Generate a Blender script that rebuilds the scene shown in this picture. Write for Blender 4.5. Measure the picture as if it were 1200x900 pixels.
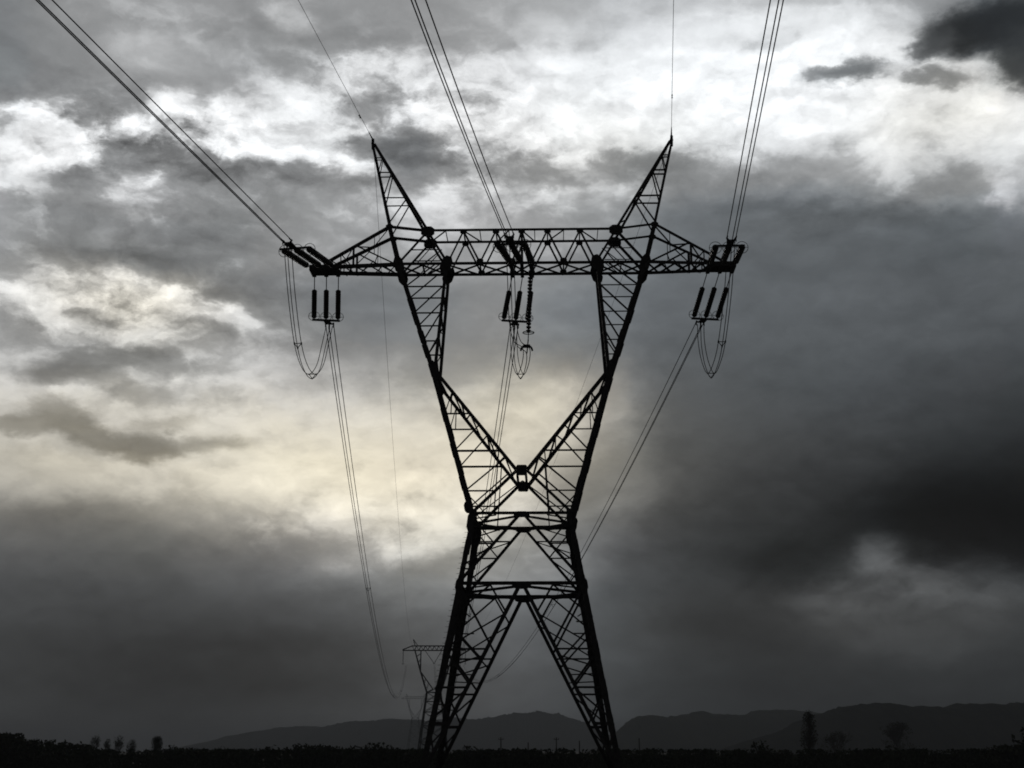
import bpy, bmesh, math, random
import numpy as np
from mathutils import Vector, Matrix, noise as mn

SC = bpy.context.scene
for o in list(bpy.data.objects):
    bpy.data.objects.remove(o)
COL = SC.collection
R = math.radians
V = Vector

# ---------------------------------------------------------------- camera
PITCH = R(14.7)
EYE = 1.7
F = 1667.0                                   # focal length in pixels of the 1200 px wide photograph
cam_d = bpy.data.cameras.new("camera")
cam_d.sensor_width = 36.0
cam_d.lens = 36.0 * F / 1200.0
cam_d.clip_start = 0.1
cam_d.clip_end = 30000
cam = bpy.data.objects.new("camera", cam_d)
COL.objects.link(cam)
cam.location = (0, 0, EYE)
cam.rotation_euler = (math.pi / 2 + PITCH, 0, 0)
SC.camera = cam
SC.view_settings.view_transform = 'Standard'
SC.view_settings.look = 'None'
SC.view_settings.exposure = 0
SC.view_settings.gamma = 1
SC.cycles.use_denoising = True
SC.cycles.filter_width = 1.8
SC.cycles.max_bounces = 5
SC.cycles.volume_bounces = 1
SC.cycles.transparent_max_bounces = 6

cP, sP = math.cos(PITCH), math.sin(PITCH)
def raydir(x, y):
    a = (x - 600) / F; b = (450 - y) / F
    return V((a, cP - b * sP, sP + b * cP))
def at(x, y, Y):
    """point of the place at distance Y (metres north of the camera) seen in direction of photo pixel x, y"""
    v = raydir(x, y)
    return v * (Y / v.y) + V((0, 0, EYE))
def zat(y, Y):
    return at(600, y, Y).z

# ---------------------------------------------------------------- sun behind the clouds
SUN_AZ, SUN_EL = R(-4.5), R(9.6)             # low, behind the tower and slightly left
sun_d = bpy.data.lights.new("sun", 'SUN')
sun_d.energy = 0.3
sun_d.angle = R(12)
sun_d.color = (1.0, 0.96, 0.92)
sun = bpy.data.objects.new("sun", sun_d)
COL.objects.link(sun)
sd = V((math.sin(SUN_AZ) * math.cos(SUN_EL), math.cos(SUN_AZ) * math.cos(SUN_EL), math.sin(SUN_EL)))
sun.rotation_euler = sd.to_track_quat('Z', 'Y').to_euler()
sun.location = sd * 200

# ---------------------------------------------------------------- clouded sky (directions: azimuth / elevation)
GX = [i * 100 for i in range(13)]
GY = [0, 50, 100, 150, 200, 250, 300, 350, 400, 450, 500, 550, 600, 650, 700, 750, 800, 850, 890]
G = np.array([
 [125,140,160,145,150,150,162,178,188,188,190,150, 80],
 [124,142,158,140,138,152,175,206,240,252,250,205,100],
 [128,138,150,170,190,218,248,252,254,252,250,235,205],
 [212,202,175,212,196,198,214,236,250,250,252,244,244],
 [218,168,155,152,155,178,176,182,145,155,188,190,196],
 [170,140,148,140,165,195,185,150,112,106,100, 96,115],
 [150,118,112,122,148,150,165,130,106, 95, 95, 90, 94],
 [185,190,160,122,115,130,136,115,100, 95, 94, 90, 90],
 [172,172,180,165,126,130,130,115, 96, 90, 88, 84, 80],
 [196,192,190,190,175,152,160,140, 92, 82, 78, 72, 66],
 [192,192,196,200,205,203,196,132, 86, 76, 68, 60, 52],
 [180,188,198,210,217,217,206,126, 80, 66, 55, 44, 37],
 [114,126,148,182,212,216,196,106, 70, 55, 41, 31, 25],
 [ 85, 86, 91,108,158,184,150, 90, 62, 46, 52, 46, 34],
 [ 72, 71, 72, 80, 90,108,116, 85, 60, 58, 68, 66, 58],
 [ 62, 58, 55, 55, 62, 80, 90, 76, 58, 54, 60, 62, 55],
 [ 57, 52, 49, 49, 56, 70, 77, 68, 54, 47, 49, 51, 49],
 [ 55, 53, 51, 54, 61, 67, 69, 61, 51, 45, 43, 43, 41],
 [ 54, 53, 52, 56, 62, 66, 68, 60, 50, 44, 42, 42, 40]], float)
# cloud masses: (x, y, rx, ry, tilt deg, brightness, strength, edge)
CL = [
 (1158, 32, 78, 28, -12, 50, 1.0, .6), (1198, 70, 28, 32, 0, 58, .9, .6), (1092, 55, 28, 12, -25, 75, .85, .6),
 (985, 85, 52, 8, -8, 92, .9, .6), (1090, 92, 40, 7, 4, 115, .85, .6), (1010, 74, 16, 7, 0, 110, .6, .6), (905, 42, 40, 9, -20, 140, .6, .6),
 (985, 162, 20, 7, -12, 165, .7, .8), (1075, 135, 30, 28, 0, 195, .6, 1), (1180, 228, 16, 11, 0, 225, .7, 1),
 (1060, 185, 40, 20, 20, 235, .5, 1), (1195, 150, 60, 30, 0, 235, .5, 1), (1110, 215, 50, 25, 25, 130, .6, 1),
 (475, 185, 42, 32, 10, 95, .8, .9), (510, 205, 20, 20, 0, 135, .5, 1), (585, 185, 60, 18, 12, 145, .6, 1), (430, 130, 60, 12, -8, 150, .7, 1),
 (440, 85, 60, 14, -12, 228, .8, 1), (300, 128, 90, 16, -14, 222, .8, 1), (320, 163, 50, 20, 0, 240, .85, .8), (245, 158, 40, 14, 10, 228, .7, .9),
 (385, 185, 40, 14, 25, 235, .8, .8), (200, 118, 26, 12, 0, 232, .7, .9), (120, 158, 50, 20, 5, 222, .75, .8), (45, 170, 50, 34, 10, 238, .8, .8),
 (10, 205, 30, 24, 0, 240, .8, .9), (170, 205, 40, 14, -30, 215, .7, .8), (150, 185, 30, 14, 20, 130, .7, 1), (80, 210, 40, 12, 10, 135, .7, 1),
 (85, 128, 25, 10, 0, 150, .6, 1), (175, 62, 50, 24, 10, 188, .8, 1), (100, 12, 50, 14, 0, 165, .5, 1), (340, 22, 30, 14, 30, 200, .6, .8), (250, 55, 40, 9, 20, 165, .5, 1),
 (150, 248, 50, 30, 0, 168, .7, 1.1), (220, 270, 60, 14, -5, 118, .6, 1.1), (60, 245, 70, 14, 12, 128, .7, 1), (300, 215, 90, 22, 8, 130, .6, 1),
 (430, 215, 50, 20, 0, 165, .6, 1), (525, 228, 60, 12, -4, 218, .75, 1), (680, 228, 60, 12, 0, 200, .6, 1), (640, 165, 60, 12, 0, 232, .5, 1),
 (620, 78, 70, 14, -6, 245, .7, .9), (740, 72, 80, 12, -6, 244, .7, .9), (900, 28, 130, 14, -6, 240, .7, .8), (720, 145, 120, 28, 0, 238, .5, 1),
 (760, 195, 50, 18, -10, 122, .7, 1), (570, 110, 60, 16, 0, 175, .6, 1), (690, 110, 20, 20, 0, 200, .5, 1), (810, 165, 60, 12, 0, 232, .6, 1),
 (850, 40, 25, 15, 0, 200, .3, 1), (960, 195, 50, 14, 5, 160, .5, 1),
 (760, 95, 170, 30, -5, 254, .6, .9), (950, 130, 170, 26, 0, 252, .6, .9), (560, 120, 60, 22, -5, 232, .5, 1), (330, 520, 160, 34, 0, 216, .6, 1), (420, 570, 140, 30, 6, 226, .7, 1), (90, 560, 140, 26, 0, 196, .5, 1),
 (50, 355, 60, 34, 8, 214, .85, 1), (150, 335, 50, 18, 12, 216, .85, .9), (235, 362, 70, 16, 18, 214, .85, .9), (130, 368, 50, 10, 8, 160, .6, 1),
 (20, 395, 40, 22, 10, 150, .6, 1), (250, 395, 50, 12, 12, 160, .55, 1), (300, 420, 40, 14, 5, 200, .5, 1),
 (130, 420, 75, 9, -5, 118, .9, .5), (85, 437, 50, 9, -3, 122, .85, .5), (135, 452, 35, 9, 20, 135, .7, .8), (210, 430, 55, 6, 3, 140, .8, .7),
 (258, 464, 22, 7, 0, 145, .75, .8), (185, 466, 22, 7, 0, 150, .6, .8), (340, 458, 25, 5, 0, 155, .6, .8),
 (40, 497, 60, 11, -2, 130, .85, .5), (75, 487, 35, 14, 20, 125, .7, .5), (120, 515, 45, 11, 14, 122, .9, .5), (175, 525, 40, 11, 0, 122, .9, .5),
 (190, 497, 40, 6, -6, 150, .8, .7), (245, 520, 50, 6, 2, 150, .75, .7), (10, 455, 40, 14, 0, 185, .6, 1), (20, 545, 90, 16, 0, 168, .4, 1),
 (330, 475, 120, 24, 5, 205, .5, 1), (365, 565, 70, 12, 12, 228, .7, 1), (480, 585, 32, 34, 0, 230, .7, 1), (455, 620, 22, 10, 0, 150, .5, .8),
 (490, 640, 30, 12, -15, 195, .6, .9), (520, 628, 20, 12, 0, 195, .5, 1), (705, 560, 45, 60, 15, 118, .7, 1), (660, 640, 50, 40, 0, 128, .4, 1), (645, 500, 50, 40, 0, 205, .6, 1), (500, 672, 60, 12, -18, 112, .6, 1), (620, 480, 80, 30, 0, 205, .55, 1.1),
 (560, 465, 60, 16, 0, 190, .4, 1), (720, 485, 22, 26, 10, 158, .6, 1.1), (300, 640, 90, 16, 4, 105, .5, 1), (460, 600, 90, 40, 8, 216, .6, 1), (245, 668, 30, 20, 0, 96, .4, 1),
 (90, 620, 100, 26, -4, 92, .5, 1.2), (450, 340, 120, 22, 0, 118, .5, 1), (640, 345, 60, 16, 0, 128, .4, 1), (360, 300, 60, 26, -10, 158, .4, 1),
 (1030, 655, 26, 24, 0, 104, .85, .9), (1085, 682, 38, 14, 6, 108, .85, .9), (1000, 695, 50, 22, -10, 84, .7, 1), (1140, 690, 70, 24, 0, 82, .7, 1), (1090, 720, 120, 34, 0, 74, .5, 1),
 (940, 645, 60, 34, -15, 36, .6, 1), (1130, 610, 120, 50, 5, 26, .7, 1.1), (900, 590, 120, 40, -18, 56, .4, 1.2), (1060, 755, 60, 16, 10, 70, .5, 1),
 (860, 735, 60, 26, 0, 48, .4, 1.1), (760, 700, 40, 60, 0, 70, .4, 1.2), (620, 660, 60, 30, 0, 140, .5, 1.1),
]
WARM = [(420, 550, 330, 88, .95), (60, 530, 200, 90, .6), (620, 480, 110, 60, .75), (150, 350, 130, 50, .5), (500, 620, 80, 60, .3), (1120, 130, 120, 60, .25),
        (1040, 720, 180, 60, .22), (700, 180, 150, 60, .12)]
# how much billow / edge detail the clouds show there
DET = [(200, 165, 330, 62, 1.0), (500, 140, 250, 90, .7), (900, 120, 330, 100, .42), (250, 25, 200, 34, .25), (150, 350, 200, 80, .7), (150, 440, 200, 50, .3),
       (480, 610, 120, 70, .5), (1050, 680, 160, 60, .55), (250, 260, 300, 60, .5), (1000, 230, 220, 50, .4), (600, 200, 260, 60, .6)]

HZ_D, HZ_TOP = 2.8e-4, 110.0                    # the mist in front of the sky dims it by this much
HZ_L = (.020, .021, .0225)
def through_mist(rgb, el):
    T = max(.35, math.exp(-HZ_D * min(7500, HZ_TOP / max(.01, math.sin(max(el, 0.0))))))
    return [max(.0006, (c ** 2.2 - q * (1 - T)) / T) ** (1 / 2.2) for c, q in zip(rgb, HZ_L)]
def base_L(x, y):
    x = min(max(x, 0), 1200); y = min(max(y, 0), 890)
    i = min(int(x // 100), 11); fx = x / 100 - i
    j = 0
    while j < len(GY) - 2 and y > GY[j + 1]: j += 1
    fy = (y - GY[j]) / (GY[j + 1] - GY[j])
    fx = fx * fx * (3 - 2 * fx) * .5 + fx * .5
    return (G[j, i] * (1 - fx) + G[j, i + 1] * fx) * (1 - fy) + (G[j + 1, i] * (1 - fx) + G[j + 1, i + 1] * fx) * fy
def sky_at(x, y):
    L = base_L(x, y)
    for (cx, cy, rx, ry, a, v, s, e) in CL:
        dx, dy = x - cx, y - cy
        if abs(dx) > 3 * rx + 40 or abs(dy) > 3 * rx + 40: continue
        ca, sa = math.cos(R(a)), math.sin(R(a))
        u = (dx * ca + dy * sa) / (rx + 4); w = (-dx * sa + dy * ca) / (ry + 4)
        r = math.hypot(u, w) ** (3.6 / e)
        m = s * math.exp(-r * .8)
        L = L * (1 - m) + v * m
    wm = 0
    for (cx, cy, rx, ry, s) in WARM:
        wm = 1 - (1 - wm) * (1 - s * math.exp(-((x - cx) / rx) ** 2 - ((y - cy) / ry) ** 2))
    dt = .12
    for (cx, cy, rx, ry, s) in DET:
        dt = max(dt, s * math.exp(-(((x - cx) / rx) ** 2 + ((y - cy) / ry) ** 2) ** 1.5))
    g = L / 255
    cool = max(0, 1 - wm * 2) * (.035 if L < 130 else .012) * (1.0 + .6 * min(1, max(0, (x - 560) / 160)))
    return (g * (1 + .045 * wm - cool * .75), g * (1 + .004 * wm), g * (1 - .1 * wm + cool * .62), dt)

AZ0, AZ1, EL0, EL1 = -23.0, 23.0, 0.0, 33.0
KL = 42
W1, W2 = R(1.7), R(1.0)
def dir_to_px(az, el):
    d = V((math.sin(az) * math.cos(el), math.cos(az) * math.cos(el), math.sin(el)))
    dep = d.y * cP + d.z * sP
    return 600 + F * d.x / dep, 450 - F * (d.z * cP - d.y * sP) / dep

world = bpy.data.worlds.new("World")
SC.world = world
world.use_nodes = True
nt = bpy.data.node_groups.new("clouds", 'ShaderNodeTree')          # filled first, linked into the world last
nt.interface.new_socket("Shader", in_out='OUTPUT', socket_type='NodeSocketShader')
def N(tree, typ, **kw):
    n = tree.nodes.new(typ)
    for k, v in kw.items():
        if k == 'ins':
            for a, b in v.items():
                if isinstance(b, bpy.types.NodeSocket): tree.links.new(b, n.inputs[a])
                else: n.inputs[a].default_value = b
        else: setattr(n, k, v)
    return n
def M(op, a, b=None, c=None, clamp=False, tree=None):
    ins = {0: a}
    if b is not None: ins[1] = b
    if c is not None: ins[2] = c
    return N(tree or nt, 'ShaderNodeMath', operation=op, use_clamp=clamp, ins=ins).outputs[0]
def VM(op, a, b=None, scale=None):
    ins = {0: a}
    if b is not None: ins[1] = b
    if scale is not None: ins['Scale'] = scale
    return N(nt, 'ShaderNodeVectorMath', operation=op, ins=ins).outputs[0]
# the cloud cover is a separable sum: brightness(azimuth, elevation) = sum of f_k(azimuth) * g_k(elevation), every f_k and g_k a curve
def curve3(C):                                  # C: (n, 3) samples over 0..1 -> one RGB-curves node, offset, scale
    lo, hi = C.min(0), C.max(0)
    rg = np.maximum(hi - lo, 1e-6)
    Q = (C - lo) / rg
    cn = nt.nodes.new('ShaderNodeRGBCurve')
    n = len(C)
    for ch in range(3):
        ps = cn.mapping.curves[ch].points
        for k in range(1, n - 1): ps.new(k / (n - 1), float(Q[k, ch]))
        ps[0].location = (0, float(Q[0, ch])); ps[n - 1].location = (1, float(Q[n - 1, ch]))
        for p in ps: p.handle_type = 'VECTOR'
    cn.mapping.update()
    return cn, lo, rg
def factor(D, K):
    U, S, Vt = np.linalg.svd(D, full_matrices=False)
    out = []
    for k in range(0, K, 3):
        s = np.sqrt(S[k:k + 3])
        out.append((curve3(U[:, k:k + 3] * s), curve3(Vt[k:k + 3].T * s)))
    return out
azs = np.linspace(R(AZ0), R(AZ1), 201)
els = np.linspace(R(EL0), R(EL1), 161)
T = np.array([[(lambda q: (*through_mist(q[:3], e), q[3]))(sky_at(*dir_to_px(a, e))) for e in els] for a in azs])      # (az, el, rgb + detail)
FL = factor(T[:, :, 1], KL)
FW = factor(T[:, :, 0] - T[:, :, 1], 6)
FB = factor(T[:, :, 2] - T[:, :, 1], 6)
FD = factor(T[:, :, 3], 3)

tc = N(nt, 'ShaderNodeTexCoord').outputs['Generated']
dirn = VM('NORMALIZE', tc)
st = VM('MULTIPLY', dirn, (1, 1, 1.7))
n1 = N(nt, 'ShaderNodeTexNoise', ins={'Vector': st, 'Scale': 16.0, 'Detail': 6.0, 'Roughness': .62})
n2 = N(nt, 'ShaderNodeTexNoise', ins={'Vector': VM('ADD', st, (5.2, 1.3, 8.8)), 'Scale': 60.0, 'Detail': 4.0, 'Roughness': .6})
X_, Y_, Z_ = N(nt, 'ShaderNodeSeparateXYZ', ins={0: dirn}).outputs
az = M('ARCTAN2', X_, Y_)
el = M('ARCSINE', Z_)
elf = M('MULTIPLY_ADD', M('MULTIPLY', el, 1 / R(14), clamp=True), .75, .25)      # calmer edges towards the horizon
wv = VM('ADD', VM('SCALE', VM('SUBTRACT', n1.outputs['Color'], (.5, .5, .5)), scale=W1), VM('SCALE', VM('SUBTRACT', n2.outputs['Color'], (.5, .5, .5)), scale=W2))
wx, wy, wz = N(nt, 'ShaderNodeSeparateXYZ', ins={0: VM('SCALE', wv, scale=elf)}).outputs
azw = M('MULTIPLY_ADD', wx, 1.1, az)
elw = M('MULTIPLY_ADD', wy, .75, el)
u = M('MULTIPLY_ADD', azw, 1 / R(AZ1 - AZ0), -AZ0 / (AZ1 - AZ0), clamp=True)
v = M('MULTIPLY_ADD', elw, 1 / R(EL1 - EL0), -EL0 / (EL1 - EL0), clamp=True)
u3 = N(nt, 'ShaderNodeCombineXYZ', ins={0: u, 1: u, 2: u}).outputs[0]
v3 = N(nt, 'ShaderNodeCombineXYZ', ins={0: v, 1: v, 2: v}).outputs[0]
def evalc(c, t):
    cn, off, rg = c
    nt.links.new(t, cn.inputs[1])
    return N(nt, 'ShaderNodeVectorMath', operation='MULTIPLY_ADD', ins={0: cn.outputs[0], 1: tuple(float(q) for q in rg), 2: tuple(float(q) for q in off)}).outputs[0]
def field(Fk):
    s = None
    for ca, ce in Fk:
        d = N(nt, 'ShaderNodeVectorMath', operation='DOT_PRODUCT', ins={0: evalc(ca, u3), 1: evalc(ce, v3)}).outputs['Value']
        s = d if s is None else M('ADD', s, d)
    return s
fL = field(FL)
acc = N(nt, 'ShaderNodeCombineXYZ', ins={0: M('ADD', fL, field(FW)), 1: fL, 2: M('ADD', fL, field(FB))}).outputs[0]
acca = M('MAXIMUM', field(FD), 0.0)
# billows: brighter tops and darker hollows, strongest where acca is high
n3v = VM('ADD', VM('MULTIPLY', dirn, (1, 1, 1.8)), VM('SCALE', n1.outputs['Color'], scale=.05))
n3 = N(nt, 'ShaderNodeTexNoise', ins={'Vector': n3v, 'Scale': 30.0, 'Detail': 8.0, 'Roughness': .54})
n4 = N(nt, 'ShaderNodeTexNoise', ins={'Vector': VM('MULTIPLY', dirn, (1, 1, 2.6)), 'Scale': 9.0, 'Detail': 3.0, 'Roughness': .5})
nn = M('SUBTRACT', n3.outputs[0], .5)
LO, HI = .52, 1.0
tt = M('MULTIPLY_ADD', fL, 1 / (HI - LO), -LO / (HI - LO))
tn = M('ADD', tt, M('MULTIPLY', nn, 2.1))
ss = N(nt, 'ShaderNodeMapRange', interpolation_type='SMOOTHSTEP', ins={0: tn, 1: .16, 2: .77, 3: LO, 4: HI}).outputs[0]
ss = M('ADD', ss, M('MINIMUM', M('SUBTRACT', fL, LO), 0.0))
fL2 = N(nt, 'ShaderNodeMix', data_type='FLOAT', ins={0: M('MULTIPLY', acca, .8, clamp=True), 2: fL, 3: ss}).outputs[0]
n5 = N(nt, 'ShaderNodeTexNoise', ins={'Vector': VM('ADD', n3v, (0.0, 0.0, .016)), 'Scale': 30.0, 'Detail': 6.0, 'Roughness': .54})
relief = M('MULTIPLY', M('SUBTRACT', n3.outputs[0], n5.outputs[0]), M('MULTIPLY_ADD', acca, .8, .09))       # tops catch the light, bases stay dark
mul = M('ADD', M('ADD', M('MULTIPLY_ADD', M('MULTIPLY', nn, acca), .45, 1.0), M('MULTIPLY', M('SUBTRACT', n4.outputs[0], .5), .14)), relief)
mul = M('MULTIPLY', mul, M('DIVIDE', fL2, M('MAXIMUM', fL, .02)))
col = VM('SCALE', acc, scale=mul)
# outside the part of the sky that was described: plain heavy cloud
fa = N(nt, 'ShaderNodeMapRange', interpolation_type='SMOOTHSTEP', ins={0: M('ABSOLUTE', az), 1: R(22), 2: R(34), 3: 0.0, 4: 1.0}).outputs[0]
fe = N(nt, 'ShaderNodeMapRange', interpolation_type='SMOOTHSTEP', ins={0: el, 1: R(32), 2: R(45), 3: 0.0, 4: 1.0}).outputs[0]
fb = N(nt, 'ShaderNodeMath', operation='LESS_THAN', ins={0: Y_, 1: 0.0}).outputs[0]
fo = M('MAXIMUM', M('MAXIMUM', fa, fe), fb)
gen = M('MULTIPLY_ADD', M('SUBTRACT', n4.outputs[0], .5), .25, .2)
gv = N(nt, 'ShaderNodeCombineXYZ', ins={0: gen, 1: gen, 2: M('MULTIPLY', gen, 1.04)}).outputs[0]
fin = N(nt, 'ShaderNodeMix', data_type='VECTOR', ins={0: fo, 4: col, 5: gv}).outputs[1]
fin = VM('MINIMUM', VM('MAXIMUM', fin, (0.0, 0.0, 0.0)), (1.2, 1.2, 1.2))
sp = N(nt, 'ShaderNodeSeparateXYZ', ins={0: fin})
lin = N(nt, 'ShaderNodeCombineXYZ', ins={i: M('POWER', sp.outputs[i], 2.2) for i in range(3)}).outputs[0]
skyt = N(nt, 'ShaderNodeTexSky', sky_type='NISHITA', sun_disc=False, sun_elevation=SUN_EL, sun_rotation=SUN_AZ, air_density=1.0, dust_density=3.0)
bg0 = N(nt, 'ShaderNodeBackground', ins={0: skyt.outputs[0], 1: 0.0001})
bg1 = N(nt, 'ShaderNodeBackground', ins={0: lin, 1: 1.0})
ad = N(nt, 'ShaderNodeAddShader', ins={0: bg0.outputs[0], 1: bg1.outputs[0]})
go = N(nt, 'NodeGroupOutput', ins={0: ad.outputs[0]})
wt = world.node_tree
wt.nodes.clear()
gn = wt.nodes.new('ShaderNodeGroup')
gn.node_tree = nt
wo = wt.nodes.new('ShaderNodeOutputWorld')
wt.links.new(gn.outputs[0], wo.inputs[0])
world.cycles.sampling_method = 'MANUAL'
world.cycles.sample_map_resolution = 512

# ---------------------------------------------------------------- helpers
def tag(o, label=None, cat=None, group=None, kind=None):
    if label: o['label'] = label
    if cat: o['category'] = cat
    if group: o['group'] = group
    if kind: o['kind'] = kind
    return o
def empty(name, loc=(0, 0, 0), rz=0.0):
    o = bpy.data.objects.new(name, None)
    COL.objects.link(o)
    o.location = loc; o.rotation_euler = (0, 0, rz)
    o.empty_display_size = .2
    return o
class MB:
    """collects shapes for one mesh object"""
    def __init__(s): s.v = []; s.f = []; s.sm = False
    def add(s, vs, fs):
        b = len(s.v); s.v += [tuple(q) for q in vs]; s.f += [tuple(b + i for i in f) for f in fs]
    def box(s, p, q, a, b, wa, wb):             # prism from p to q, sides along a (wa0..wa1) and b (wb0..wb1)
        vs = []
        for e in (p, q):
            for (i, j) in ((0, 0), (1, 0), (1, 1), (0, 1)): vs.append(e + a * wa[i] + b * wb[j])
        s.add(vs, [(0, 3, 2, 1), (4, 5, 6, 7), (0, 1, 5, 4), (1, 2, 6, 5), (2, 3, 7, 6), (3, 0, 4, 7)])
    def cube(s, c, sx, sy, sz):
        c = V(c); s.box(c - V((0, 0, sz / 2)), c + V((0, 0, sz / 2)), V((1, 0, 0)), V((0, 1, 0)), (-sx / 2, sx / 2), (-sy / 2, sy / 2))
    def angle(s, p, q, w, n, t=None):           # rolled steel angle: one flange in the face (normal n), one standing back from it
        p, q, n = V(p), V(q), V(n)
        d = (q - p).normalized(); u = d.cross(n)
        if u.length < 1e-3: n = V((.7, .7, 0)); u = d.cross(n)
        u.normalize(); n2 = u.cross(d).normalized()
        t = t or max(.012, w * .1)
        j = rnd.uniform(-.006, .006)
        s.box(p, q, u, n2, (-w / 2, w / 2), (j, j + t))
        s.box(p, q, u, n2, (-w / 2, -w / 2 + t), (j - w, j - .001))
    def tube(s, pts, rad, k=6, caps=True):
        pts = [V(p) for p in pts]; n = len(pts); base = len(s.v)
        rads = rad if isinstance(rad, (list, tuple)) else [rad] * n
        up = V((0, 0, 1))
        prev = None
        for i, p in enumerate(pts):
            d = (pts[min(i + 1, n - 1)] - pts[max(i - 1, 0)]).normalized()
            if prev is None:
                a = d.cross(up)
                if a.length < .05: a = d.cross(V((1, 0, 0)))
            else: a = prev - d * prev.dot(d)
            a.normalize(); prev = a; b = d.cross(a)
            for j in range(k):
                t = 2 * math.pi * j / k
                s.v.append(tuple(p + (a * math.cos(t) + b * math.sin(t)) * rads[i]))
        for i in range(n - 1):
            for j in range(k):
                s.f.append((base + i * k + j, base + i * k + (j + 1) % k, base + (i + 1) * k + (j + 1) % k, base + (i + 1) * k + j))
        if caps:
            s.f.append(tuple(base + j for j in reversed(range(k)))); s.f.append(tuple(base + (n - 1) * k + j for j in range(k)))
    def ring(s, c, ax, rad, r, n=20, k=6, a0=0.0, a1=2 * math.pi):
        c, ax = V(c), V(ax).normalized()
        a = ax.cross(V((0, 0, 1)))
        if a.length < .05: a = ax.cross(V((1, 0, 0)))
        a.normalize(); b = ax.cross(a)
        s.tube([c + (a * math.cos(a0 + (a1 - a0) * i / n) + b * math.sin(a0 + (a1 - a0) * i / n)) * rad for i in range(n + 1)], r, k)
    def lathe(s, p, q, prof, k=12):             # prof: (t along p-q, radius)
        p, q = V(p), V(q)
        s.tube([p + (q - p) * t for t, r in prof], [r for t, r in prof], k)
    def plate(s, c, n, up, w, h, t=.03, cut=.25):
        c, n, up = V(c), V(n).normalized(), V(up).normalized()
        a = up.cross(n).normalized(); up = n.cross(a)
        o = [(-1, -1 + cut * 2), (-1, 1 - cut * 2), (-1 + cut * 2, 1), (1 - cut * 2, 1), (1, 1 - cut * 2), (1, -1 + cut * 2), (1 - cut * 2, -1), (-1 + cut * 2, -1)]
        vs = [c + a * x * w / 2 + up * y * h / 2 + n * z for z in (-t / 2, t / 2) for x, y in o]
        s.add(vs, [tuple(range(7, -1, -1)), tuple(range(8, 16))] + [(i, (i + 1) % 8, 8 + (i + 1) % 8, 8 + i) for i in range(8)])
    def build(s, name, mat, parent=None, smooth=False):
        me = bpy.data.meshes.new(name)
        me.from_pydata(s.v, [], s.f); me.update()
        if smooth: me.polygons.foreach_set('use_smooth', [True] * len(me.polygons))
        me.materials.append(mat)
        o = bpy.data.objects.new(name, me); COL.objects.link(o)
        if parent: o.parent = parent
        return o
rnd = random.Random(7)

def material(name, c1, c2, scale, rough=.8, metal=0.0, bump=0.0, detail=6, spec=.3):
    m = bpy.data.materials.new(name); m.use_nodes = True
    t = m.node_tree; b = t.nodes['Principled BSDF']
    co = t.nodes.new('ShaderNodeTexCoord')
    n = t.nodes.new('ShaderNodeTexNoise'); n.inputs['Scale'].default_value = scale; n.inputs['Detail'].default_value = detail
    t.links.new(co.outputs['Object'], n.inputs['Vector'])
    r = t.nodes.new('ShaderNodeValToRGB')
    r.color_ramp.elements[0].position = .32; r.color_ramp.elements[1].position = .68
    r.color_ramp.elements[0].color = (*c1, 1); r.color_ramp.elements[1].color = (*c2, 1)
    t.links.new(n.outputs[0], r.inputs[0]); t.links.new(r.outputs[0], b.inputs['Base Color'])
    b.inputs['Roughness'].default_value = rough; b.inputs['Metallic'].default_value = metal
    b.inputs['Specular IOR Level'].default_value = spec
    if bump:
        bp = t.nodes.new('ShaderNodeBump'); bp.inputs['Strength'].default_value = bump
        t.links.new(n.outputs[0], bp.inputs['Height']); t.links.new(bp.outputs[0], b.inputs['Normal'])
    return m
STEEL = material('weathered_dark_steel', (.035, .034, .033), (.075, .07, .066), 3.0, .75, .0, spec=.2)
ALU = material('dull_aluminium_cable', (.03, .03, .032), (.055, .055, .055), 8.0, .85, .0, spec=.1)
GLASS = material('brown_glazed_porcelain', (.02, .014, .01), (.035, .025, .02), 5.0, .35, .0, spec=.4)
FIT = material('dark_line_fitting', (.05, .05, .05), (.085, .085, .08), 6.0, .6, .4)
CONC = material('weathered_concrete', (.2, .19, .18), (.32, .31, .29), 2.0, .9, bump=.3)
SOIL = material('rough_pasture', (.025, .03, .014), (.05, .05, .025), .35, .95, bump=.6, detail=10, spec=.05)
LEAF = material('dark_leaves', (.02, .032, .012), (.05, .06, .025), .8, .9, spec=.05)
LEAF2 = material('olive_leaves', (.03, .036, .016), (.06, .06, .03), .8, .9, spec=.05)
BARK = material('bark', (.035, .028, .02), (.07, .06, .045), 2.5, .9, bump=.4, spec=.1)
WOOD = material('weathered_pole_wood', (.05, .042, .035), (.09, .08, .065), 3.0, .9, spec=.1)
HILL = material('wooded_hillside', (.03, .04, .022), (.055, .06, .035), .012, .95, detail=10, spec=.0)
HILL2 = material('dark_wooded_hillside', (.015, .02, .012), (.03, .034, .02), .02, .95, detail=10, spec=.0)

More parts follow.
